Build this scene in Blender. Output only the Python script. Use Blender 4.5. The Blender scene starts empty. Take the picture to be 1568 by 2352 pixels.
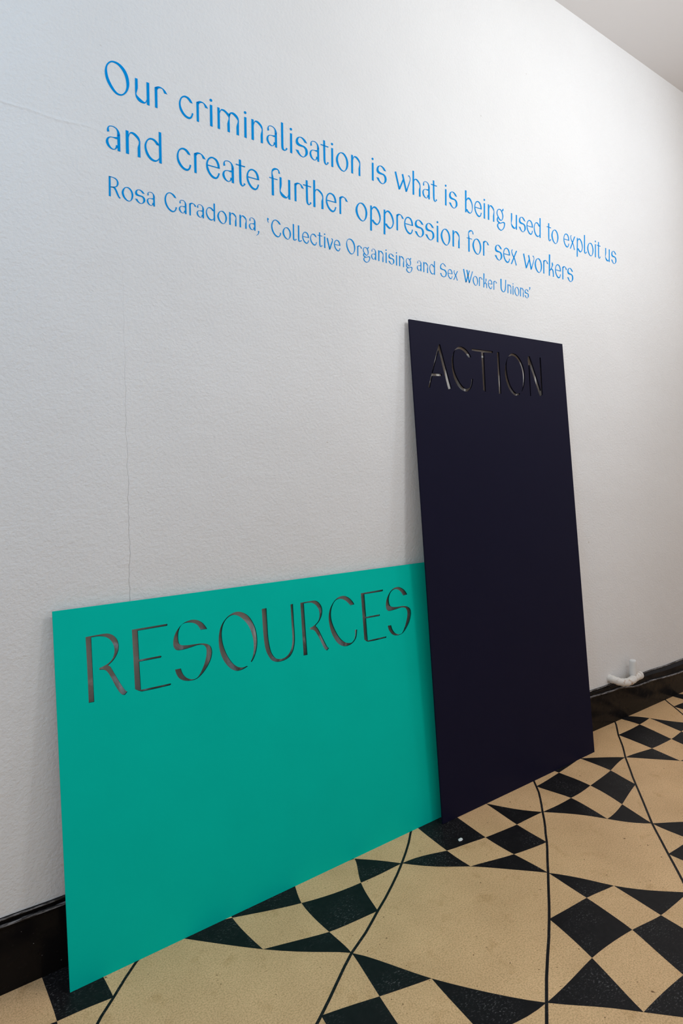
import bpy, bmesh, math, random
import numpy as np
from mathutils import Vector, Matrix

# ---------------------------------------------------------------- camera, light, exposure
SC = bpy.context.scene
COL = SC.collection
random.seed(4)
SC.view_settings.view_transform = 'Standard'
SC.view_settings.look = 'None'
SC.view_settings.exposure = -0.05
SC.view_settings.gamma = 1.0
SC.view_settings.use_curve_mapping = False

cam_d = bpy.data.cameras.new('camera')
cam_d.sensor_fit = 'HORIZONTAL'; cam_d.sensor_width = 36.0
cam_d.lens = 36.0 * 1324.8871 / 1568.0
cam_d.clip_start = 0.05; cam_d.clip_end = 60
cam = bpy.data.objects.new('camera', cam_d); COL.objects.link(cam)
_r, _u, _f = Vector([0.82694, -0.56137, -0.03214]), Vector([0.05002, 0.01651, 0.99861]), Vector([0.56006, 0.8274, -0.04174])
M = Matrix((_r, _u, -_f)).transposed().to_4x4()
M.translation = Vector((0.0, -1.60101, 1.2))
cam.matrix_world = M
SC.camera = cam

W = bpy.data.worlds.new('hall'); SC.world = W; W.use_nodes = True
_bg = W.node_tree.nodes['Background']
_bg.inputs[0].default_value = (0.94, 0.97, 1.0, 1); _bg.inputs[1].default_value = 0.30

def area(name, loc, target, size, power, color, size_y=None, spread=180):
    d = bpy.data.lights.new(name, 'AREA'); d.energy = power; d.color = color
    d.shape = 'RECTANGLE' if size_y else 'DISK'; d.size = size
    if size_y: d.size_y = size_y
    d.spread = math.radians(spread)
    o = bpy.data.objects.new(name, d); COL.objects.link(o)
    o.location = loc
    o.rotation_euler = (Vector(target) - Vector(loc)).to_track_quat('-Z', 'Y').to_euler()
    return o
# pendant globes over the corridor (above the frame); leftmost globe stands in for daylight
def globe(name, loc, power, color, radius):
    d = bpy.data.lights.new(name, 'POINT'); d.energy = power; d.color = color; d.shadow_soft_size = radius
    o = bpy.data.objects.new(name, d); COL.objects.link(o); o.location = loc; return o
def spot(name, loc, target, power, color, radius, angle):
    d = bpy.data.lights.new(name, 'SPOT'); d.energy = power; d.color = color; d.shadow_soft_size = radius
    d.spot_size = math.radians(angle); d.spot_blend = 1.0
    o = bpy.data.objects.new(name, d); COL.objects.link(o); o.location = loc
    o.rotation_euler = (Vector(target) - Vector(loc)).to_track_quat('-Z', 'Y').to_euler(); return o
LAMPS = [[42.3, [0.965, 0.993, 1.0]], [16.5, [1.0, 0.909, 0.764]], [46.5, [0.477, 0.748, 1.0]], [56.4, [0.851, 0.915, 1.0]], [0.6, [1.0, 1.0, 1.0]], [0.48, [1.0, 0.969, 1.0]], [0.6, [1.0, 1.0, 1.0]]]
globe('globe_light', (2.05, -1.45, 2.74), LAMPS[0][0], LAMPS[0][1], 0.16)
globe('globe_light', (5.2, -1.45, 2.74), LAMPS[1][0], LAMPS[1][1], 0.16)
globe('globe_light', (-0.9, -1.45, 2.74), LAMPS[2][0], LAMPS[2][1], 0.16)  # added out of view: cool globe standing in for daylight from the left
spot('track_spotlight', (3.7, -1.45, 3.1), (1.6, 0, 2.25), LAMPS[3][0], LAMPS[3][1], 0.2, 110)
_bg.inputs[0].default_value = (*LAMPS[5][1], 1); _bg.inputs[1].default_value = LAMPS[5][0]

# ---------------------------------------------------------------- materials
def mat(name, base, rough=0.5, spec=0.5):
    m = bpy.data.materials.new(name); m.use_nodes = True
    b = m.node_tree.nodes['Principled BSDF']
    b.inputs['Base Color'].default_value = (*base, 1)
    b.inputs['Roughness'].default_value = rough
    b.inputs['Specular IOR Level'].default_value = spec
    return m
class NT:
    def __init__(s, m): s.t = m.node_tree; s.b = s.t.nodes['Principled BSDF']
    def n(s, typ, **kw):
        x = s.t.nodes.new(typ)
        for k, v in kw.items():
            if k in x.inputs.keys() if isinstance(k, str) else False: x.inputs[k].default_value = v
            else: setattr(x, k, v)
        return x
    def l(s, a, b): s.t.links.new(a, b)
    def math(s, op, a, b=None, clamp=False):
        x = s.t.nodes.new('ShaderNodeMath'); x.operation = op; x.use_clamp = clamp
        for i, v in enumerate((a, b)):
            if v is None: continue
            if isinstance(v, (int, float)): x.inputs[i].default_value = v
            else: s.l(v, x.inputs[i])
        return x.outputs[0]
    def noise(s, vec, scale, detail=2, rough=0.5):
        x = s.t.nodes.new('ShaderNodeTexNoise'); x.inputs['Scale'].default_value = scale
        x.inputs['Detail'].default_value = detail; x.inputs['Roughness'].default_value = rough
        s.l(vec, x.inputs['Vector']); return x.outputs['Fac']
    def ramp(s, fac, p0, c0, p1, c1):
        x = s.t.nodes.new('ShaderNodeValToRGB')
        e = x.color_ramp.elements
        e[0].position = p0; e[0].color = (*c0, 1); e[1].position = p1; e[1].color = (*c1, 1)
        s.l(fac, x.inputs[0]); return x.outputs[0]
    def mix(s, fac, a, b, typ='MIX'):
        x = s.t.nodes.new('ShaderNodeMix'); x.data_type = 'RGBA'; x.blend_type = typ
        for i, v in ((0, fac), (6, a), (7, b)):
            if isinstance(v, (int, float)): x.inputs[i].default_value = v
            elif isinstance(v, tuple): x.inputs[i].default_value = (*v, 1)
            else: s.l(v, x.inputs[i])
        return x.outputs[2]
    def bump(s, h, strength, dist):
        x = s.t.nodes.new('ShaderNodeBump'); x.inputs['Strength'].default_value = strength
        x.inputs['Distance'].default_value = dist; s.l(h, x.inputs['Height']); s.l(x.outputs[0], s.b.inputs['Normal'])
    def pos(s): return s.t.nodes.new('ShaderNodeTexCoord').outputs['Object']

def wall_material():
    m = mat('white_wall_paint', (0.80, 0.80, 0.795), 0.6, 0.3); k = NT(m); p = k.pos()
    sep = k.n('ShaderNodeSeparateXYZ'); k.l(p, sep.inputs[0]); X, Z = sep.outputs[0], sep.outputs[2]
    n1 = k.noise(p, 110, 3, 0.6); n2 = k.noise(p, 26, 2); n3 = k.noise(p, 3.5, 2)
    h = k.math('ADD', k.math('MULTIPLY', n1, 0.55), k.math('ADD', k.math('MULTIPLY', n2, 0.35), k.math('MULTIPLY', n3, 1.2)))
    # hairline crack in the plaster, running down to the green board
    wob = k.math('ADD', k.math('MULTIPLY', k.math('SUBTRACT', k.noise(p, 7, 4, 0.7), 0.5), 0.030), k.math('MULTIPLY', k.math('SUBTRACT', k.noise(p, 60, 2), 0.5), 0.004))
    xc = k.math('ADD', k.math('ADD', k.math('MULTIPLY', Z, 0.0222), 0.3675), wob)
    d = k.math('ABSOLUTE', k.math('SUBTRACT', X, xc))
    line = k.math('SUBTRACT', 1.0, k.math('DIVIDE', d, 0.0011), clamp=True)
    fade = k.math('MULTIPLY', k.math('SUBTRACT', 2.05, Z), 0.9, clamp=True)
    line = k.math('MULTIPLY', line, fade)
    # filled joint: a soft ridge near the start of the lettering
    zc = k.math('ADD', 2.142, k.math('MULTIPLY', k.math('SUBTRACT', k.noise(p, 9, 2), 0.5), 0.035))
    rd = k.math('SUBTRACT', 1.0, k.math('DIVIDE', k.math('ABSOLUTE', k.math('SUBTRACT', Z, zc)), 0.006), clamp=True)
    rd = k.math('MULTIPLY', rd, k.math('MULTIPLY', k.math('SUBTRACT', 0.42, X), 8, clamp=True))
    h = k.math('ADD', k.math('SUBTRACT', h, k.math('MULTIPLY', line, 0.30)), k.math('MULTIPLY', rd, 0.26))
    k.bump(h, 0.85, 0.0045)
    c = k.ramp(k.noise(p, 1.7, 3), 0.3, (0.775, 0.772, 0.765), 0.7, (0.815, 0.815, 0.81))
    sp = k.ramp(k.noise(p, 38, 1), 0.80, (1, 1, 1), 0.83, (0.80, 0.77, 0.73))
    c = k.mix(1.0, c, sp, 'MULTIPLY')
    c = k.mix(k.math('MULTIPLY', line, 0.28), c, (0.40, 0.39, 0.38))
    k.l(c, k.b.inputs['Base Color']); return m
def ceiling_material():
    m = mat('white_ceiling_paint', (0.78, 0.77, 0.77), 0.8, 0.2); k = NT(m); p = k.pos()
    k.bump(k.noise(p, 40, 3), 0.3, 0.002); return m
def cream_material():
    m = mat('cream_linoleum', (0.5, 0.38, 0.23), 0.42, 0.25); k = NT(m); p = k.pos()
    c = k.ramp(k.noise(p, 5, 4, 0.6), 0.30, (0.72, 0.462, 0.240), 0.72, (0.85, 0.555, 0.296))
    f = k.ramp(k.noise(p, 260, 4, 0.75), 0.36, (0.60, 0.55, 0.47), 0.56, (1, 1, 1))
    c = k.mix(0.85, c, f, 'MULTIPLY')
    mp = k.n('ShaderNodeMapping'); k.l(p, mp.inputs[0]); mp.inputs['Rotation'].default_value = (0, 0, 0.9); mp.inputs['Scale'].default_value = (70, 260, 1)
    s = k.ramp(k.noise(mp.outputs[0], 1.0, 4, 0.7), 0.30, (0.55, 0.49, 0.40), 0.38, (1, 1, 1))
    c = k.mix(0.75, c, s, 'MULTIPLY')
    st = k.ramp(k.noise(p, 16, 3, 0.65), 0.58, (1, 1, 1), 0.84, (0.76, 0.70, 0.60))
    c = k.mix(1.0, c, st, 'MULTIPLY')
    dot = k.ramp(k.noise(p, 75, 1), 0.755, (1, 1, 1), 0.775, (0.22, 0.17, 0.11))
    c = k.mix(0.9, c, dot, 'MULTIPLY')
    k.l(c, k.b.inputs['Base Color'])
    k.l(k.ramp(k.noise(p, 11, 3), 0.3, (0.34,) * 3, 0.7, (0.5,) * 3), k.b.inputs['Roughness'])
    return m
def black_material():
    m = mat('black_linoleum', (0.012, 0.012, 0.013), 0.42, 0.16); k = NT(m); p = k.pos()
    patch = k.ramp(k.noise(p, 9, 2), 0.42, (0, 0, 0), 0.66, (1, 1, 1))
    mp = k.n('ShaderNodeMapping'); k.l(p, mp.inputs[0]); mp.inputs['Rotation'].default_value = (0, 0, 0.5); mp.inputs['Scale'].default_value = (130, 260, 1)
    scr = k.ramp(k.noise(mp.outputs[0], 1.0, 3, 0.7), 0.56, (0, 0, 0), 0.72, (1, 1, 1))
    fac = k.math('MULTIPLY', patch, scr)
    c = k.mix(fac, k.ramp(k.noise(p, 60, 3), 0.3, (0.0075, 0.0070, 0.0078), 0.8, (0.0125, 0.0115, 0.0122)), (0.20, 0.19, 0.19))
    k.l(c, k.b.inputs['Base Color'])
    return m
def board_material(name, col, rough):
    m = mat(name, col, rough, 0.04); k = NT(m); p = k.pos()
    a = tuple(v * 0.98 for v in col); b = tuple(min(1, v * 1.02) for v in col)
    k.l(k.ramp(k.noise(p, 6, 4), 0.3, a, 0.7, b), k.b.inputs['Base Color'])
    k.bump(k.noise(p, 420, 2), 0.06, 0.001)
    return m
def gloss_black():
    m = mat('black_gloss_paint', (0.006, 0.005, 0.005), 0.16, 0.10); k = NT(m); p = k.pos()
    h = k.math('ADD', k.noise(p, 14, 3), k.math('MULTIPLY', k.noise(p, 120, 2), 0.15))
    k.bump(h, 0.12, 0.004)
    sp = k.ramp(k.noise(p, 150, 1), 0.80, (0, 0, 0), 0.82, (1, 1, 1))
    k.l(k.mix(sp, (0.007, 0.006, 0.006), (0.30, 0.29, 0.28)), k.b.inputs['Base Color'])
    k.l(k.ramp(k.noise(p, 35, 3), 0.35, (0.12,) * 3, 0.7, (0.34,) * 3), k.b.inputs['Roughness'])
    return m
M_WALL = wall_material(); M_CEIL = ceiling_material(); M_CREAM = cream_material(); M_BLACK = black_material()
M_TEAL = board_material('green_board_paint', (0.0, 0.56, 0.445), 0.5)
M_NAVY = board_material('navy_board_paint', (0.0100, 0.0094, 0.0245), 0.5)
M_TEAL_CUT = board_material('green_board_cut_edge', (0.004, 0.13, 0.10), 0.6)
M_NAVY_CUT = board_material('navy_board_cut_edge', (0.008, 0.007, 0.014), 0.6)
M_MDF = board_material('raw_fibreboard', (0.62, 0.47, 0.34), 0.8)
M_BLUE = mat('blue_vinyl', (0.0, 0.29, 0.735), 0.5, 0.03)
M_SKIRT = gloss_black()
M_WORN_HIGHLIGHT = mat('worn_highlit_black_gloss_paint', (0.008, 0.007, 0.007), 0.2, 0.6)
_k = NT(M_WORN_HIGHLIGHT); _p = _k.pos(); _m = _k.n('ShaderNodeMapping'); _k.l(_p, _m.inputs[0]); _m.inputs['Scale'].default_value = (18, 200, 160)
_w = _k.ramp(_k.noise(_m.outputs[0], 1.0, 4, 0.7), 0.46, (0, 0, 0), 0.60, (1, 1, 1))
_k.l(_k.mix(_w, (0.010, 0.009, 0.009), (0.24, 0.23, 0.235)), _k.b.inputs['Base Color'])  # pale streaks paint in both scuffed wear and the ridge highlights
M_PIPE = mat('white_gloss_pipe_paint', (0.74, 0.74, 0.72), 0.3, 0.5)
M_WRAP = mat('cream_white_pipe_wrap', (0.74, 0.71, 0.65), 0.42, 0.5)
_k = NT(M_WRAP); _p = _k.pos(); _k.bump(_k.noise(_p, 60, 3), 0.6, 0.004)
_k.l(_k.ramp(_k.noise(_p, 45, 3), 0.30, (0.45, 0.28, 0.16), 0.42, (0.76, 0.73, 0.68)), _k.b.inputs['Base Color'])
M_RUST = mat('rusty_pipe_seam', (0.30, 0.15, 0.07), 0.7, 0.3)
M_CHIP = mat('white_plaster_chip', (0.8, 0.8, 0.78), 0.8, 0.2)

# ---------------------------------------------------------------- helpers
def obj(name, bm, mats, parent=None, smooth=False):
    me = bpy.data.meshes.new(name); bm.normal_update(); bm.to_mesh(me); bm.free()
    for m in (mats if isinstance(mats, (list, tuple)) else [mats]): me.materials.append(m)
    if smooth:
        for p in me.polygons: p.use_smooth = True
    o = bpy.data.objects.new(name, me); COL.objects.link(o)
    if parent: o.parent = parent
    return o
def struct(name, bm, m):
    o = obj(name, bm, m); o['kind'] = 'structure'; return o
def tag(o, label, cat, group=None):
    o['label'] = label; o['category'] = cat
    if group: o['group'] = group
    return o
def thing(name, label, cat, loc=(0, 0, 0)):
    o = bpy.data.objects.new(name, None); COL.objects.link(o); o.location = loc
    o.empty_display_size = 0.1
    return tag(o, label, cat)
def box(bm, a, b):
    x0, y0, z0 = a; x1, y1, z1 = b
    v = [bm.verts.new(p) for p in ((x0,y0,z0),(x1,y0,z0),(x1,y1,z0),(x0,y1,z0),(x0,y0,z1),(x1,y0,z1),(x1,y1,z1),(x0,y1,z1))]
    for f in ((3,2,1,0),(4,5,6,7),(0,1,5,4),(1,2,6,5),(2,3,7,6),(3,0,4,7)): bm.faces.new([v[i] for i in f])
def catmull(P, closed=False, sub=4):
    P = [np.array(p, float) for p in P]; n = len(P)
    if n == 2 and not closed: return P
    out = []
    for i in range(n if closed else n - 1):
        p1, p2 = P[i], P[(i + 1) % n]
        p0 = P[i - 1] if (closed or i > 0) else 2 * p1 - p2
        p3 = P[(i + 2) % n] if (closed or i < n - 2) else 2 * p2 - p1
        l = max(np.linalg.norm(p2 - p1), 1e-9)
        m1 = (p2 - p0) * l / max(np.linalg.norm(p2 - p1) + np.linalg.norm(p1 - p0), 1e-9)
        m2 = (p3 - p1) * l / max(np.linalg.norm(p2 - p1) + np.linalg.norm(p3 - p2), 1e-9)
        for k in range(sub):
            t = k / sub
            out.append((2*t**3-3*t**2+1)*p1 + (t**3-2*t**2+t)*m1 + (-2*t**3+3*t**2)*p2 + (t**3-t**2)*m2)
    if not closed: out.append(P[-1])
    return out

# ---------------------------------------------------------------- room shell
X0, X1, Y0, ZC = -2.2, 8.5, -4.6, 3.30
bm = bmesh.new(); box(bm, (X0, 0, -0.1), (X1, 0.15, ZC + 0.1)); struct('wall_back', bm, M_WALL)
bm = bmesh.new(); box(bm, (X0, Y0, ZC), (X1, 0.0, ZC + 0.1)); struct('ceiling', bm, M_CEIL)

# floor: cream linoleum with the inlaid chequered bands; lattice points measured on the floor (s, t, x, y)
FP = [[0,2.5,0.2643,-0.1724],[-0.25,2.75,0.1432,-0.1608],[0.25,1.75,0.5987,-0.1023],[0.5,2,0.6189,-0.255],[0.5,1.5,0.7849,-0.1691],[0.75,1.75,0.7907,-0.3087],[0.75,1.25,0.9741,-0.2025],[1,1.5,0.9437,-0.3252],[0.5,1,1.0249,-0.0991],[1,2,0.7989,-0.4022],[1,2.5,0.6408,-0.5062],[1,1,1.1312,-0.2077],[1.25,0.75,1.2907,-0.2477],[1.5,1,1.2939,-0.3481],[2,1,1.4601,-0.5105],[1.5,0.5,1.4448,-0.2742],[1.75,0.25,1.5882,-0.2895],[1.75,0.75,1.4489,-0.39],[2,0.5,1.5861,-0.4136],[2,0,1.7238,-0.2943],[1.5,0,1.6047,-0.1317],[2.25,-0.25,1.8871,-0.2999],[2.5,-0.5,2.0247,-0.2917],[2.75,-0.75,2.1976,-0.2727],[2.75,-0.25,1.9951,-0.4382],[3,-0.5,2.1704,-0.3928],[2.5,0,1.8663,-0.4579],[3,-1,2.3526,-0.2467],[3,0,1.9619,-0.5652],[3,0.5,1.8376,-0.6812],[3,-1.5,2.5381,-0.1066],[3.25,-1.75,2.7282,-0.105],[3.5,-1.5,2.6828,-0.2772],[3.25,-1.25,2.5225,-0.2725],[3.5,-2,2.8389,-0.095],[3.5,-1,2.5005,-0.4025],[3.75,-1.75,2.7987,-0.2655],[4,-2.5,3.0792,-0.094],[2.25,1.25,1.4563,-0.6425],[2,1.5,1.3019,-0.6294],[2.5,1,1.5646,-0.6602],[2.5,1.5,1.4444,-0.7831],[2.75,1.25,1.5565,-0.8011],[2.25,1.75,1.2761,-0.7733],[2,2,1.0785,-0.785],[2.5,2,1.2324,-0.9272],[1.25,2.25,0.7786,-0.5453],[1.5,2,0.9109,-0.5806],[-0.5,2.5,0.1271,0.0397],[-0.25,2.25,0.2466,-0.0009],[0,2.236,0.3387,-0.0954],[0,2.668,0.2172,-0.2213],[1,0.584,1.2741,-0.0889],[1,0.836,1.1893,-0.1635],[1,1.168,1.0701,-0.2501],[1,1.448,0.9645,-0.3148],[1,2.559,0.6208,-0.5168],[2,-0.604,1.8794,-0.1377],[2,-0.41,1.8336,-0.1929],[2,-0.238,1.7885,-0.2365],[2,0.404,1.6121,-0.3902],[2,0.692,1.5377,-0.4507],[2,1.347,1.3507,-0.5936],[2,1.645,1.2376,-0.6749],[2,2.101,1.0345,-0.8182],[3,-1.864,2.6757,-0.0079],[3,-0.663,2.2293,-0.3443],[3,-0.302,2.0882,-0.4616],[3,0.617,1.809,-0.7089],[3,0.883,1.7429,-0.7707],[4,-2.751,3.1455,-0.0152],[4,-2.24,3.0092,-0.1737]]
def floor_warp():
    A = np.array(FP); st, xy = A[:, :2], A[:, 2:]
    B, *_ = np.linalg.lstsq(np.c_[np.ones(len(st)), st], xy, rcond=None)
    ring = [(s, t) for s in range(-7, 11) for t in range(-11, 9) if np.min(np.hypot(st[:, 0] - s, st[:, 1] - t)) > 1.6]
    ring = np.array(ring, float)
    st2 = np.r_[st, ring]; xy2 = np.r_[xy, np.c_[np.ones(len(ring)), ring] @ B]
    U = lambda d: np.where(d > 1e-9, d * d * np.log(np.maximum(d, 1e-9)), 0)
    D = U(np.hypot(st2[:, None, 0] - st2[None, :, 0], st2[:, None, 1] - st2[None, :, 1])) + 0.0012 * np.eye(len(st2))
    Pm = np.c_[np.ones(len(st2)), st2]; n = len(st2)
    L = np.zeros((n + 3, n + 3)); L[:n, :n] = D; L[:n, n:] = Pm; L[n:, :n] = Pm.T
    w = np.linalg.solve(L, np.r_[xy2, np.zeros((3, 2))])
    def f(q):
        q = np.atleast_2d(np.array(q, float))
        K = U(np.hypot(q[:, None, 0] - st2[None, :, 0], q[:, None, 1] - st2[None, :, 1]))
        return K @ w[:n] + np.c_[np.ones(len(q)), q] @ w[n:]
    return f
warp = floor_warp()
INLAY = 0.0003
bm = bmesh.new(); pat = bmesh.new()
def subdiv(poly, n=6):
    out = []
    for i in range(len(poly)):
        a, b = np.array(poly[i], float), np.array(poly[(i + 1) % len(poly)], float)
        out += [a + (b - a) * k / n for k in range(n)]
    return out
def inlay(poly):
    q = warp(subdiv(poly))
    if q[:, 0].max() < X0 or q[:, 0].min() > X1 or q[:, 1].max() < Y0 or q[:, 1].min() > 0: return
    f = pat.faces.new([pat.verts.new((x, y, INLAY)) for x, y in q])
CHK = [[(0,0),(.5,0),(.25,.25)],[(.5,0),(1,0),(.75,.25)],[(0,1),(.5,1),(.25,.75)],[(.5,1),(1,1),(.75,.75)],
       [(0,.5),(.25,.25),(.5,.5),(.25,.75)],[(1,.5),(.75,.25),(.5,.5),(.75,.75)]]
for i in range(-6, 10):
    for j in range(-10, 8):
        if (i + j) % 2 == 0: continue
        for c in CHK: inlay([(i + u, j + v) for u, v in c])
for i in range(-6, 10):                                   # thin black lines
    q = warp([(i, t) for t in np.arange(-10, 8.01, 0.125)])
    for a in range(len(q) - 1):
        d0 = q[min(a + 1, len(q) - 1)] - q[max(a - 1, 0)]; d1 = q[min(a + 2, len(q) - 1)] - q[a]
        n0 = np.array((-d0[1], d0[0])) / max(np.hypot(*d0), 1e-9) * 0.0037; n1 = np.array((-d1[1], d1[0])) / max(np.hypot(*d1), 1e-9) * 0.0037
        pts = (q[a] - n0, q[a + 1] - n1, q[a + 1] + n1, q[a] + n0)
        m = np.mean(pts, axis=0)
        if X0 < m[0] < X1 and Y0 < m[1] < 0.02: pat.faces.new([pat.verts.new((x, y, INLAY * 1.2)) for x, y in pts])
for co, no in (((X0, 0, 0), (-1, 0, 0)), ((X1, 0, 0), (1, 0, 0)), ((0, Y0, 0), (0, -1, 0)), ((0, 0, 0), (0, 1, 0))):
    bmesh.ops.bisect_plane(pat, geom=pat.verts[:] + pat.edges[:] + pat.faces[:], plane_co=co, plane_no=no, clear_outer=True)
pat.normal_update()
bmesh.ops.reverse_faces(pat, faces=[f for f in pat.faces if f.normal.z < 0])
for f in pat.faces: f.material_index = 1
_tmp = bpy.data.meshes.new('pattern'); pat.to_mesh(_tmp); pat.free()
box(bm, (X0, Y0, -0.1), (X1, 0, 0))
bm.from_mesh(_tmp); bpy.data.meshes.remove(_tmp)
struct('floor', bm, [M_CREAM, M_BLACK])

# skirting board: moulded profile swept along the wall, swollen with old paint towards the pipe
def lerp_tab(x, tab):
    for (xa, *a), (xb, *b) in zip(tab, tab[1:]):
        if x <= xb:
            t = max(0, min(1, (x - xa) / (xb - xa))); t = t * t * (3 - 2 * t)
            return [p + (q - p) * t for p, q in zip(a, b)]
    return list(tab[-1][1:])
SK = [(-2.2, .187, .171, .003), (0.05, .186, .171, .003), (0.2, .1835, .1685, .004), (2.3, .194, .172, .012), (2.47, .195, .172, .013), (2.68, .194, .165, .015),
      (2.88, .183, .140, .018), (3.36, .178, .120, .020), (8.5, .18, .13, .022)]   # x, top, ridge, depth
bm = bmesh.new(); rows = []
for x in list(np.arange(X0, 2.2, 0.05)) + list(np.arange(2.2, 3.8, 0.02)) + list(np.arange(3.8, X1 + .01, 0.1)):
    zt, zr, dp = lerp_tab(x, SK)
    w = 0.0016 * math.sin(x * 9.1) + 0.001 * math.sin(x * 23 + 1); zt += w; zr += 0.6 * w; dp += 0.001
    c5 = lambda yc, zc, r, a0, a1, n: [(yc + r * math.cos(math.radians(a0 + (a1 - a0) * i / n)), zc + r * math.sin(math.radians(a0 + (a1 - a0) * i / n))) for i in range(n + 1)]
    prof = [(0.01, 0), (-dp, 0), (-dp, zr - .010)] + c5(-dp - .001, zr - .0035, .0052, 250, 60, 8) + [(-dp * .75 + .0005, zr + .002), (-dp * .5 - .002, zr + (zt - zr) * .55), (-.0045, zt - .0075)] + c5(-.0035, zt - .0035, .0035, 230, 80, 6) + [(0.01, zt)]
    rows.append([bm.verts.new((x, y, z)) for y, z in prof])
for a, b in zip(rows, rows[1:]):
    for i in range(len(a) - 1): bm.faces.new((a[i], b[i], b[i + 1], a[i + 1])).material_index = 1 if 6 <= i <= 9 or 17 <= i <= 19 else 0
bmesh.ops.recalc_face_normals(bm, faces=bm.faces[:])
struct('baseboard_back', bm, [M_SKIRT, M_WORN_HIGHLIGHT])

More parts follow.
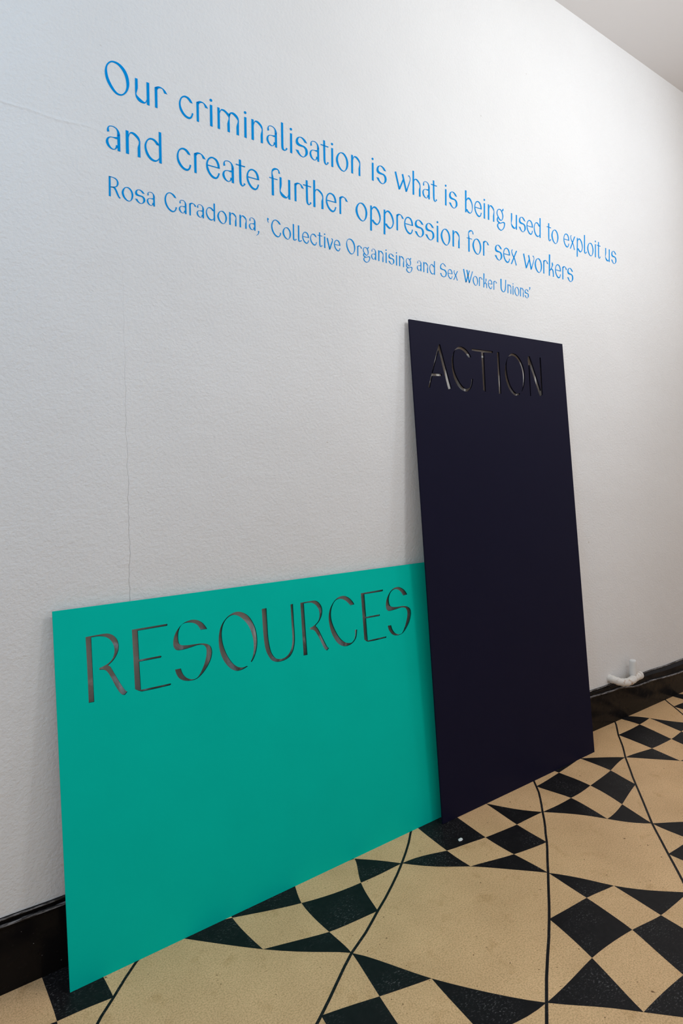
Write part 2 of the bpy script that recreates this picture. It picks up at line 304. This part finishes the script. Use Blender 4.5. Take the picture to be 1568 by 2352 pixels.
# ---------------------------------------------------------------- the two cut-out boards leaning on the wall
BOARDS = {'teal': {'o': [0.18096, -0.09546, 0.00024], 'u': [1.0, -0.00056, -0.0], 'v': [5e-05, 0.08573, 0.99632], 'n': [-0.00055, -0.99632, 0.08573], 'q': [[0.0, 0.0], [1.33843, -0.00049], [1.34504, 0.91958], [0.01522, 0.91915]]}, 'navy': {'o': [1.38321, -0.13354, 0.00152], 'u': [0.99999, -0.00535, -1e-05], 'v': [0.00036, 0.06487, 0.99789], 'n': [-0.00534, -0.99788, 0.06487], 'q': [[0.0, 0.0], [0.91308, -0.00302], [0.89655, 1.80858], [0.0067, 1.79771]]}}
CUTS = {
 "teal":[
  [[873,8439],[1035,8444],[1236,8450],[1359,8447],[1453,8424],[1546,8365],[1623,8265],[1657,8150],[1659,8033],[1631,7922],[1564,7797],[1460,7687],[1364,7623],[1400,7601],[1437,7548],[1497,7413],[1570,7254],[1643,7094],[1705,6972],[1756,6888],[1800,6842],[1727,6775],[1672,6796],[1614,6862],[1552,6977],[1492,7112],[1421,7293],[1355,7435],[1305,7503],[1245,7533],[1149,7550],[1152,7598],[1237,7621],[1321,7650],[1406,7698],[1479,7770],[1527,7869],[1547,7966],[1541,8083],[1507,8191],[1444,8288],[1366,8352],[1273,8387],[1153,8407],[1008,8406],[996,7827],[978,6772],[846,6775],[865,7641]],
  [[2019,8439],[2962,8446],[2970,8418],[2951,8392],[2171,8385],[2157,7618],[2731,7617],[2746,7587],[2728,7564],[2154,7562],[2147,6821],[2945,6820],[2951,6793],[2919,6772],[2176,6769],[2106,6796],[1996,6869]],
  [[4087,8122],[4036,8217],[3954,8325],[3845,8401],[3718,8444],[3590,8445],[3443,8405],[3302,8312],[3191,8184],[3119,8042],[3090,7902],[3093,7802],[3127,7727],[3186,7681],[3278,7664],[3437,7671],[3614,7693],[3761,7713],[3891,7706],[3970,7668],[4014,7597],[4022,7485],[3998,7348],[3941,7186],[3854,7015],[3763,6885],[3677,6809],[3611,6797],[3532,6809],[3424,6858],[3335,6943],[3281,7054],[3250,7167],[3089,7166],[3116,7042],[3177,6922],[3280,6836],[3419,6784],[3561,6772],[3675,6787],[3810,6860],[3933,6967],[4060,7123],[4148,7288],[4184,7439],[4176,7552],[4141,7630],[4070,7690],[3974,7727],[3845,7750],[3683,7758],[3507,7766],[3366,7784],[3289,7813],[3251,7866],[3238,7968],[3249,8120],[3290,8252],[3360,8349],[3458,8388],[3585,8383],[3711,8348],[3819,8268],[3893,8127]],
  [[5245,6824],[5217,6849],[5125,6826],[5020,6839],[4901,6895],[4772,7026],[4650,7235],[4565,7460],[4521,7661],[4512,7871],[4545,8074],[4608,8217],[4720,8337],[4846,8391],[4969,8388],[5105,8320],[5253,8174],[5366,8007],[5440,7813],[5485,7590],[5488,7407],[5463,7213],[5424,7072],[5350,6946],[5382,6928],[5466,7031],[5554,7213],[5605,7420],[5617,7634],[5591,7871],[5517,8083],[5406,8274],[5271,8394],[5099,8465],[4940,8467],[4760,8396],[4612,8273],[4497,8114],[4430,7917],[4404,7729],[4408,7521],[4450,7305],[4536,7096],[4660,6919],[4790,6809],[4925,6758],[5067,6765]],
  [[5838,8439],[5999,8446],[5991,7992],[5985,7588],[6002,7349],[6047,7105],[6128,6947],[6217,6867],[6329,6837],[6464,6840],[6607,6907],[6716,7033],[6781,7211],[6809,7413],[6817,7775],[6833,8440],[6920,8445],[6907,7847],[6899,7415],[6869,7195],[6802,7000],[6680,6851],[6517,6779],[6341,6757],[6190,6776],[6044,6853],[5936,7017],[5868,7205],[5835,7479],[5829,7849]],
  [[7185,8441],[7393,8444],[7683,8446],[7805,8406],[7911,8302],[7969,8168],[7965,8016],[7914,7880],[7818,7752],[7671,7633],[7719,7589],[7792,7471],[7888,7258],[7976,7064],[8048,6917],[8115,6842],[8035,6780],[7975,6823],[7910,6924],[7823,7127],[7726,7330],[7645,7468],[7577,7524],[7476,7546],[7461,7605],[7567,7632],[7653,7671],[7753,7735],[7826,7840],[7860,7978],[7850,8095],[7798,8219],[7713,8320],[7594,8387],[7472,8407],[7312,8403],[7303,7674],[7299,6780],[7157,6783]],
  [[9084,8093],[9251,8106],[9186,8214],[9073,8332],[8946,8413],[8814,8446],[8657,8433],[8496,8354],[8351,8210],[8249,8044],[8196,7834],[8200,7599],[8264,7300],[8392,7043],[8551,6870],[8742,6790],[8922,6794],[9112,6880],[9229,7027],[9282,7260],[9194,7256],[9183,7091],[9129,6942],[9020,6869],[8885,6874],[8734,6937],[8572,7093],[8440,7316],[8334,7578],[8291,7802],[8311,8016],[8382,8188],[8492,8318],[8629,8367],[8782,8343],[8930,8258]],
  [[9550,8438],[10498,8447],[10502,8412],[10472,8390],[9699,8386],[9691,7617],[10270,7618],[10283,7585],[10259,7564],[9686,7567],[9681,6819],[10488,6822],[10475,6776],[9682,6777],[9539,6872]],
  [[11388,8122],[11578,8133],[11518,8244],[11400,8358],[11254,8435],[11154,8454],[11000,8437],[10840,8350],[10700,8202],[10608,8040],[10571,7851],[10589,7742],[10669,7678],[10793,7668],[10996,7684],[11176,7707],[11330,7708],[11455,7667],[11508,7560],[11506,7422],[11446,7233],[11330,6994],[11210,6837],[11129,6798],[11003,6813],[10884,6872],[10785,7005],[10735,7172],[10584,7173],[10614,7042],[10699,6903],[10802,6817],[10924,6777],[11076,6775],[11233,6813],[11431,6978],[11583,7172],[11673,7397],[11682,7555],[11623,7653],[11487,7726],[11310,7757],[11055,7763],[10856,7792],[10773,7833],[10733,7926],[10732,8081],[10775,8212],[10863,8327],[10994,8383],[11145,8370],[11277,8284]]],
 "navy":[
  [[1486,17243],[1519,17221],[1724,16426],[1943,15631],[1810,15563],[1763,15594],[1590,16268],[1413,16992],[1033,16116],[1458,16129],[1495,16100],[1479,16041],[1016,16015],[853,15562],[769,15578],[992,16130],[1421,17181]],
  [[2960,16885],[3122,16908],[3049,17029],[2923,17152],[2764,17240],[2589,17269],[2473,17246],[2321,17162],[2184,17014],[2093,16813],[2041,16587],[2045,16322],[2108,16033],[2246,15778],[2436,15614],[2638,15553],[2763,15554],[2942,15648],[3066,15823],[3138,16070],[3043,16063],[3012,15879],[2930,15738],[2817,15670],[2671,15674],[2513,15768],[2329,15991],[2192,16261],[2147,16538],[2160,16776],[2210,16973],[2283,17092],[2402,17149],[2527,17165],[2669,17125],[2807,17042]],
  [[3180,17255],[4361,17277],[4384,17245],[4353,17203],[3864,17175],[3806,15600],[3665,15667],[3697,17176],[3183,17177]],
  [[4617,17269],[4750,17280],[4703,15588],[4564,15587]],
  [[5852,15675],[5834,15637],[5627,15572],[5485,15587],[5284,15718],[5120,15953],[5022,16247],[5009,16499],[5065,16758],[5160,16989],[5296,17162],[5452,17277],[5600,17318],[5789,17284],[5971,17165],[6122,16968],[6219,16733],[6248,16475],[6213,16228],[6138,15994],[5994,15765],[5967,15780],[6045,15939],[6099,16138],[6119,16383],[6096,16625],[6022,16845],[5907,17029],[5751,17159],[5589,17215],[5444,17205],[5293,17130],[5211,17026],[5155,16830],[5139,16574],[5180,16291],[5290,15997],[5436,15800],[5569,15697],[5685,15660],[5809,15684]],
  [[6530,17289],[6653,17306],[6898,16727],[7234,15889],[7299,17313],[7373,17324],[7364,16734],[7327,15720],[7257,15682],[7162,15643],[7114,15682],[6853,16326],[6596,16931],[6550,15614],[6489,15610],[6515,16923],[6506,17119]]]}
def smooth_outline(P):
    P = [np.array(p, float) / 10000 for p in P]; n = len(P)
    cor = []
    for i in range(n):
        a, b = P[i] - P[i - 1], P[(i + 1) % n] - P[i]
        c = (a @ b) / max(np.linalg.norm(a) * np.linalg.norm(b), 1e-12)
        if c < math.cos(math.radians(36)): cor.append(i)
    if not cor: return catmull(P, True, 5)
    out = []
    for a, b in zip(cor, cor[1:] + [cor[0] + n]):
        out += catmull([P[i % n] for i in range(a, b + 1)], False, 5)[:-1]
    return out
def board(key, name, label, m_face, m_cut, thick=0.006):
    B = BOARDS[key]
    cu = bpy.data.curves.new('outline', 'CURVE'); cu.dimensions = '2D'; cu.fill_mode = 'BOTH'; cu.extrude = thick / 2
    for P in [[np.array(q) for q in B['q']]] + [smooth_outline(c) for c in CUTS[key]]:
        s = cu.splines.new('POLY'); s.points.add(len(P) - 1); s.use_cyclic_u = True
        for pt, p in zip(s.points, P): pt.co = (p[0], p[1], 0, 1)
    tmp = bpy.data.objects.new('outline', cu); COL.objects.link(tmp)
    dg = bpy.context.evaluated_depsgraph_get(); dg.update()
    me = bpy.data.meshes.new_from_object(tmp.evaluated_get(dg))
    bpy.data.objects.remove(tmp); bpy.data.curves.remove(cu)
    me.name = name; me.transform(Matrix.Translation((0, 0, -thick / 2)))
    me.materials.clear(); me.materials.append(m_face); me.materials.append(m_cut); me.materials.append(M_MDF)
    us = [q[0] for q in B['q']]; vs = [q[1] for q in B['q']]
    for p in me.polygons:
        p.use_smooth = False; p.material_index = 0
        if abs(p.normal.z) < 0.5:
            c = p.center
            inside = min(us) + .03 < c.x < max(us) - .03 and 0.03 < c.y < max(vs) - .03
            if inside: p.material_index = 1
        elif p.normal.z < 0: p.material_index = 2
    o = bpy.data.objects.new(name, me); COL.objects.link(o)
    Mx = Matrix((Vector(B['u']), Vector(B['v']), Vector(B['n']))).transposed().to_4x4(); Mx.translation = Vector(B['o'])
    o.matrix_world = Mx
    return tag(o, label, 'board')
board('teal', 'lettered_board', 'low wide green board leaning on the wall with RESOURCES cut through it', M_TEAL, M_TEAL_CUT)
board('navy', 'lettered_board', 'tall dark navy board leaning on the wall with ACTION cut through its top', M_NAVY, M_NAVY_CUT)

# ---------------------------------------------------------------- blue vinyl lettering on the wall
GLYPHS = {
 "O":[[1,[[202,839,200,803],[355,842,325,788],[492,757,426,704],[577,616,498,581],[610,428,533,422],[590,278,529,271],[519,132,485,149],[394,20,396,58],[261,16,291,62],[134,121,185,174],[32,296,90,359],[0,481,59,523],[28,645,66,645],[102,770,122,746]]]],
 "u":[[0,[[11,606,78,603],[6,466,75,490],[2,350,71,359],[0,234,43,255],[8,128,30,189],[62,42,81,135],[148,6,152,90],[229,11,238,50],[270,43,265,74],[302,103,298,146]]],[0,[[311,603,384,602],[296,7,367,1]]]],
 "r":[[0,[[11,543,82,583],[0,6,66,3]]],[0,[[14,544,76,484],[109,597,111,539],[163,602,169,569],[215,591,214,566],[260,573,240,536],[304,536,254,499],[352,467,267,469]]]],
 "c":[[0,[[398,459,323,464],[353,540,280,515],[276,597,218,555],[164,598,159,555],[74,530,97,507],[18,420,58,419],[0,309,49,326],[19,180,69,234],[93,68,128,132],[186,7,204,66],[278,-2,284,52],[348,43,325,82],[391,126,352,136],[407,187,364,192]]]],
 "i":[[0,[[19,602,90,604],[0,5,75,-3]]],[1,[[97,735,55,735],[84,707,55,735],[54,696,55,735],[25,707,55,735],[13,735,55,735],[27,762,55,735],[57,774,55,735],[86,763,55,735]]]],
 "m":[[0,[[16,607,84,603],[0,2,70,0]]],[0,[[78,496,82,451],[119,575,117,529],[168,601,152,559],[243,597,206,549],[310,564,265,517],[370,527,315,470],[413,517,356,424]]],[0,[[357,428,394,480],[351,371,385,398],[311,248,382,286],[306,136,380,158],[305,6,377,2]]],[0,[[370,539,392,448],[416,585,417,527],[469,609,449,561],[539,606,493,551],[616,567,553,515],[667,503,604,475],[678,427,646,425]]],[0,[[646,425,678,427],[640,383,676,378],[597,242,673,265],[592,129,669,136],[587,2,667,4]]]],
 "n":[[0,[[19,618,93,615],[0,13,77,9]]],[0,[[92,521,92,461],[128,589,118,533],[179,616,148,571],[251,609,198,564],[321,565,261,525],[369,507,310,482],[386,453,354,419]]],[0,[[355,423,389,447],[347,362,387,374],[314,251,383,271],[309,133,380,139],[304,6,377,6]]]],
 "a":[[0,[[42,438,99,460],[40,490,90,505],[51,542,86,539],[87,593,100,579],[144,619,143,601],[220,622,205,603],[288,593,260,578],[335,543,288,529],[360,480,293,460],[363,424,294,389]]],[0,[[293,431,363,452],[284,16,354,17]]],[0,[[292,371,292,320],[228,352,241,316],[165,341,179,326],[96,326,116,312],[39,285,77,275],[4,218,60,221],[0,161,64,180],[23,97,86,115],[75,42,125,63],[143,16,165,39],[192,21,196,40],[242,49,225,70],[285,102,245,119]]],[0,[[249,158,290,153],[243,104,290,96]]]],
 "l":[[0,[[16,840,89,836],[11,641,84,663],[5,438,80,461],[0,235,75,258],[0,84,75,110],[26,17,90,47],[104,-1,121,32],[164,28,145,60],[221,90,167,113]]]],
 "s":[[0,[[431,470,338,470],[358,557,286,532],[258,604,216,576],[157,597,162,577],[64,542,118,533],[16,451,95,466],[22,359,105,418],[75,315,148,379],[185,305,238,363],[287,309,340,350],[342,265,420,296],[360,184,447,209],[344,102,422,107],[286,23,285,-1],[214,22,173,1],[136,93,65,73],[99,165,0,162]]]],
 "t":[[0,[[107,761,176,758],[103,558,175,579],[99,345,171,366],[97,186,169,207],[102,100,169,115],[127,28,182,52],[190,-4,207,28],[245,25,229,56],[302,89,242,107]]],[0,[[5,606,0,576],[303,609,295,577]]]],
 "o":[[1,[[221,578,215,549],[339,571,303,525],[447,466,389,423],[495,299,418,295],[456,125,400,137],[373,16,351,33],[293,-30,298,-3],[182,-13,217,23],[64,89,126,133],[0,250,82,273],[25,391,91,383],[114,519,146,497]]]],
 "w":[[0,[[0,568,69,597],[165,-4,221,49]]],[0,[[165,-4,190,61],[232,17,221,49]]],[0,[[202,89,232,17],[362,400,410,374]]],[0,[[327,569,395,597],[488,-3,549,52]]],[0,[[488,-3,513,66],[553,18,549,52]]],[0,[[527,89,556,23],[598,234,623,192],[669,390,694,357],[707,488,733,495],[688,561,720,570],[611,595,669,624]]]],
 "h":[[0,[[25,838,94,841],[0,-13,77,-7]]],[0,[[77,508,80,450],[113,563,112,518],[162,586,148,553],[229,584,193,545],[308,540,253,506],[368,477,318,454],[387,412,349,402]]],[0,[[349,406,387,422],[352,344,390,354],[316,245,387,263],[312,125,386,144],[305,-5,386,1]]]],
 "b":[[0,[[18,834,98,840],[0,1,67,5]]],[0,[[83,495,88,443],[138,572,142,513],[206,604,211,543],[298,586,280,512],[387,475,354,413],[429,325,388,294],[409,171,384,186],[359,63,344,92],[273,5,280,38],[172,8,204,58],[96,54,144,108],[62,120,112,146]]]],
 "e":[[0,[[418,320,353,318],[403,442,340,417],[343,551,298,507],[260,590,233,552],[167,591,165,550],[81,533,105,500],[22,431,65,427],[0,316,51,338],[16,196,64,256],[86,74,114,144],[175,4,195,64],[271,-7,278,42],[346,41,322,82],[389,123,350,136],[407,183,364,186]]],[0,[[51,341,53,312],[356,345,414,319]]]],
 "f":[[0,[[72,-14,147,-12],[77,204,151,223],[85,423,156,441],[85,523,149,540],[87,623,124,633],[93,708,122,691],[120,779,149,730],[189,827,206,775],[276,838,275,802],[333,815,316,790],[366,773,330,752],[388,705,325,708]]],[0,[[5,513,0,489],[292,515,285,490]]]],
 "k":[[0,[[29,904,119,905],[0,-15,70,-16]]],[0,[[232,592,263,603],[222,511,309,528],[236,465,295,465],[195,385,242,382],[73,224,96,198]]],[0,[[73,229,84,188],[173,313,172,272],[252,321,223,270],[329,254,269,214],[353,114,293,103],[353,-12,290,-16]]]],
 "d":[[0,[[402,839,471,837],[380,3,449,-1]]],[0,[[398,500,325,472],[341,564,287,526],[268,606,228,564],[171,607,161,563],[87,548,100,516],[23,442,59,423],[0,333,48,347],[19,192,72,237],[80,77,134,122],[166,13,206,61],[270,2,288,51],[332,37,342,84],[388,97,385,140]]],[0,[[325,472,400,463],[354,509,401,501]]]],
 "g":[[1,[[140,595,146,570],[257,592,229,559],[356,505,304,482],[402,360,344,347],[364,229,327,243],[271,147,278,182],[160,159,195,201],[63,258,113,281],[0,387,50,388],[37,517,74,504]]],[0,[[317,562,340,541],[367,637,374,558],[415,668,416,580]]],[0,[[56,261,95,237],[3,156,70,161],[24,73,91,99],[112,18,207,59]]],[1,[[258,67,267,35],[327,109,343,79],[412,133,394,91],[486,112,437,68],[497,25,432,-12],[421,-137,370,-137],[255,-252,256,-218],[115,-228,149,-187],[23,-148,91,-122],[19,-61,80,-58],[89,15,121,-5],[190,49,199,18]]]],
 "x":[[0,[[81,597,151,604],[51,541,100,562],[56,462,95,482],[115,350,168,372],[233,203,269,245],[315,-13,371,3]]],[0,[[343,597,410,599],[0,-6,63,-5]]]],
 "p":[[0,[[37,587,104,588],[0,-263,77,-261]]],[0,[[96,502,98,441],[153,567,164,524],[215,596,218,544],[299,583,284,519],[405,491,365,416],[472,337,416,286],[472,204,423,193],[413,68,377,88],[300,-20,314,26],[204,-8,247,49],[117,57,191,87],[76,114,163,130]]]],
 "v":[[0,[[0,548,73,578],[146,-31,203,40]]],[0,[[146,-31,171,48],[208,-19,201,69]]],[0,[[180,80,209,-13],[269,321,321,272],[352,488,394,467],[358,549,399,572],[286,584,335,609]]]],
 "R":[[0,[[33,859,106,857],[0,3,78,4]]],[0,[[38,861,43,831],[182,859,193,835],[298,846,284,807],[388,787,351,741],[432,679,365,638],[413,567,349,558],[350,480,314,501],[244,434,233,459],[87,401,89,427]]],[0,[[87,396,116,427],[196,400,267,442],[262,327,326,367],[335,155,406,172],[400,40,442,86],[449,-3,493,31]]]],
 "C":[[0,[[555,632,459,644],[482,745,403,713],[356,814,315,779],[240,822,233,788],[121,755,145,716],[33,609,89,598],[0,439,67,443],[34,235,100,276],[142,61,195,111],[279,-32,307,29],[401,-29,403,19],[503,57,466,86],[547,156,495,156],[565,216,506,227]]]],
 "S":[[0,[[524,676,414,707],[431,779,335,795],[313,843,250,813],[217,845,206,805],[71,745,117,713],[3,578,80,593],[37,465,111,530],[203,434,253,488],[370,417,444,472],[463,321,551,354],[474,219,556,217],[407,87,465,69],[276,36,274,-6],[144,91,95,48],[91,218,0,205]]]],
 "W":[[0,[[0,828,87,851],[206,7,280,69]]],[0,[[206,7,230,124],[289,35,281,97]]],[0,[[224,88,289,35],[550,835,612,832]]],[0,[[304,825,397,849],[513,14,582,79]]],[0,[[513,14,537,125],[591,45,583,97]]],[0,[[537,100,591,45],[844,832,901,832]]]],
 "U":[[0,[[0,847,112,848],[3,382,99,399],[19,199,110,214],[99,56,174,94],[284,-7,285,35],[457,86,384,104],[532,286,446,271],[552,590,483,578],[578,864,498,861]]]],
 ",":[[0,[[102,41,176,37],[117,-52,164,-42],[77,-130,114,-136],[0,-201,12,-212]]]],
 "‘":[[0,[[9,814,28,818],[0,745,92,763],[7,683,48,701],[23,623,49,643],[72,578,82,589]]]],
 "’":[[0,[[12,807,122,819],[39,700,107,699],[0,607,30,601]]]]}
LINES = {
 1:[["O",3875,22484],["u",4631,22490],["r",5148,22494],["c",5819,22498],["r",6319,22501],["i",6714,22503],["m",6945,22505],["i",7783,22509],["n",8017,22510],["a",8523,22513],["l",9030,22515],["i",9336,22516],["s",9540,22517],["a",10052,22519],["t",10481,22521],["i",10874,22522],["o",11066,22522],["n",11672,22524],["i",12541,22526],["s",12744,22526],["w",13567,22527],["h",14385,22528],["a",14867,22528],["t",15296,22529],["i",16001,22528],["s",16212,22528],["b",17072,22528],["e",17594,22527],["i",18117,22526],["n",18358,22526],["g",18886,22524],["u",19762,22522],["s",20253,22521],["e",20757,22519],["d",21235,22517],["t",22120,22513],["o",22445,22512],["e",23314,22507],["x",23778,22505],["p",24284,22502],["l",24864,22498],["o",25118,22497],["i",25726,22493],["t",25893,22491],["u",26585,22486],["s",27092,22482]],
 2:[["a",3820,21021],["n",4316,21026],["d",4813,21031],["c",5693,21039],["r",6185,21043],["e",6545,21046],["a",7036,21049],["t",7467,21052],["e",7803,21054],["f",8563,21058],["u",8917,21060],["r",9438,21062],["t",9765,21064],["h",10128,21065],["e",10612,21067],["r",11141,21068],["o",11803,21070],["p",12400,21070],["p",12988,21071],["r",13581,21071],["e",13947,21071],["s",14444,21070],["s",14958,21070],["i",15527,21069],["o",15736,21068],["n",16344,21066],["f",17126,21064],["o",17439,21062],["r",18037,21059],["s",18727,21056],["e",19238,21053],["x",19699,21050],["w",20493,21044],["o",21252,21038],["r",21831,21033],["k",22212,21029],["e",22662,21025],["r",23182,21019],["s",23548,21016]],
 3:[["R",3829,19808],["o",4160,19810],["s",4499,19812],["a",4809,19814],["C",5295,19816],["a",5691,19818],["r",5989,19820],["a",6202,19820],["d",6480,19822],["o",6824,19823],["n",7188,19824],["n",7515,19825],["a",7822,19826],[",",8053,19827],["‘",8445,19828],["C",8574,19828],["o",8965,19829],["l",9331,19830],["l",9516,19830],["e",9671,19830],["c",9967,19831],["t",10246,19831],["i",10490,19831],["v",10599,19831],["e",10882,19832],["O",11375,19832],["r",11821,19832],["g",12064,19832],["a",12412,19832],["n",12718,19831],["i",13044,19831],["s",13171,19831],["i",13515,19831],["n",13657,19830],["g",13977,19830],["a",14504,19829],["n",14811,19828],["d",15117,19827],["S",15660,19826],["e",16052,19825],["x",16351,19824],["W",16884,19822],["o",17411,19820],["r",17762,19818],["k",18014,19817],["e",18288,19815],["r",18607,19814],["U",19034,19812],["n",19458,19809],["i",19779,19807],["o",19897,19806],["n",20254,19804],["s",20548,19802],["’",20851,19800]]}
VINYL = 0.0008
def glyph_mesh(ch):
    bm = bmesh.new()
    for closed, P in GLYPHS[ch]:
        L = catmull([(p[0] / 10000, p[1] / 10000) for p in P], bool(closed), 4)
        R = catmull([(p[2] / 10000, p[3] / 10000) for p in P], bool(closed), 4)
        rows = []
        for (a, b), (c, d) in zip(L, R):
            rows.append([bm.verts.new((a, -VINYL, b)), bm.verts.new((c, -VINYL, d)), bm.verts.new((c, 0, d)), bm.verts.new((a, 0, b))])
        n = len(rows)
        for i in range(n if closed else n - 1):
            a, b = rows[i], rows[(i + 1) % n]
            for k in range(4): bm.faces.new((a[k], a[(k + 1) % 4], b[(k + 1) % 4], b[k]))
        if not closed: bm.faces.new(rows[0][::-1]); bm.faces.new(rows[-1])
    bmesh.ops.remove_doubles(bm, verts=bm.verts, dist=1e-6)
    bmesh.ops.recalc_face_normals(bm, faces=bm.faces[:])
    me = bpy.data.meshes.new('letter'); bm.to_mesh(me); bm.free(); me.materials.append(M_BLUE)
    return me
meshes = {}
LABELS = {1: 'topmost blue lettering line on the white wall, Our criminalisation is what is being used',
          2: 'middle blue lettering line on the white wall, and create further oppression for sex workers',
          3: 'smallest blue lettering line on the white wall, the credit beneath the two larger lines'}
for ln in (1, 2, 3):
    x0, z0 = LINES[ln][0][1] / 10000, LINES[ln][0][2] / 10000
    t = thing('wall_lettering', LABELS[ln], 'lettering', (x0, 0, z0))
    t['group'] = 'blue quotation on the wall'
    for ch, x, z in LINES[ln]:
        if ch not in meshes: meshes[ch] = glyph_mesh(ch)
        nm = 'comma' if ch == ',' else 'quotation_mark' if ch in '‘’' else 'letter'
        o = bpy.data.objects.new(nm, meshes[ch]); COL.objects.link(o); o.parent = t
        o.location = (x / 10000 - x0, 0, z / 10000 - z0)
        s = 0.6008 if ln == 3 else 1.0
        o.scale = (s, 1, s)

# ---------------------------------------------------------------- capped pipe stub on the skirting
def tube(bm, path, radii, seg=20, cap=True):
    path = [Vector(p) for p in path]; rings = []
    up = Vector((0.13, 0.9, 0.41)).normalized()
    for i, p in enumerate(path):
        d = (path[min(i + 1, len(path) - 1)] - path[max(i - 1, 0)]).normalized()
        a = d.cross(up).normalized(); b = d.cross(a).normalized()
        rings.append([bm.verts.new(p + radii[i] * (math.cos(2 * math.pi * k / seg) * a + math.sin(2 * math.pi * k / seg) * b)) for k in range(seg)])
    for a, b in zip(rings, rings[1:]):
        for k in range(seg): bm.faces.new((a[k], a[(k + 1) % seg], b[(k + 1) % seg], b[k]))
    if cap: bm.faces.new(rings[0]); bm.faces.new(rings[-1])
    bmesh.ops.recalc_face_normals(bm, faces=bm.faces[:])
PX, PY = 2.795, -0.036
pt = thing('pipe_stub', 'white capped pipe stub with lumpy wrapped bend on the black skirting', 'pipe', (PX, PY, 0.18))
def part(name, bm, m, parent=pt):
    o = obj(name, bm, m, parent, True)
    if parent is pt: o.data.transform(Matrix.Translation((-PX, -PY, -0.18)))
    return o
bm = bmesh.new()
tube(bm, [(PX, PY, .200), (PX, PY, .225), (PX, PY, .270), (PX, PY, .285), (PX, PY, .289), (PX, PY, .2915), (PX, PY, .2925)], [.0172, .0172, .0170, .0168, .0158, .0130, .005])
part('riser', bm, M_PIPE)
bm = bmesh.new()
cp = catmull([(2.642, 0.006, .222), (2.648, -.020, .217), (2.672, -.044, .206), (2.71, -.052, .199), (2.755, -.050, .197), (2.80, PY - .006, .198), (2.845, PY - .001, .199)], False, 8)
rr = [0.0185 + 0.0012 * math.sin(i * 1.1) + 0.0007 * math.sin(i * 2.7) for i in range(len(cp))]
tube(bm, cp, rr); part('wrapped_bend', bm, M_WRAP)
bm = bmesh.new()
tube(bm, [(2.846, PY, .199), (2.850, PY, .199), (2.862, PY, .1995), (2.868, PY, .200), (2.870, PY, .200)], [.0130, .0205, .0208, .0170, .006]); part('end_cap', bm, M_WRAP)
bm = bmesh.new()
tube(bm, [(2.8435, PY, .199), (2.8485, PY, .199)], [.0190, .0190]); part('seam', bm, M_RUST)

# small white chip lying on the black floor tile before the navy board
bm = bmesh.new()
rnd = random.Random(3)
ring = []
for lev, rad in ((0.0, 1.0), (0.003, 0.7)):
    ring.append([bm.verts.new((math.cos(a) * (.008 + .005 * rnd.random()) * rad, math.sin(a) * (.005 + .004 * rnd.random()) * rad, lev)) for a in np.linspace(0, 2 * math.pi, 9)[:-1]])
for k in range(8): bm.faces.new((ring[0][k], ring[0][(k + 1) % 8], ring[1][(k + 1) % 8], ring[1][k]))
bm.faces.new(ring[1]); bm.faces.new(ring[0][::-1])
ch = obj('plaster_chip', bm, M_CHIP); ch.location = (1.368, -.2326, INLAY)
tag(ch, 'tiny white plaster chip on the black floor tile before the navy board', 'chip')
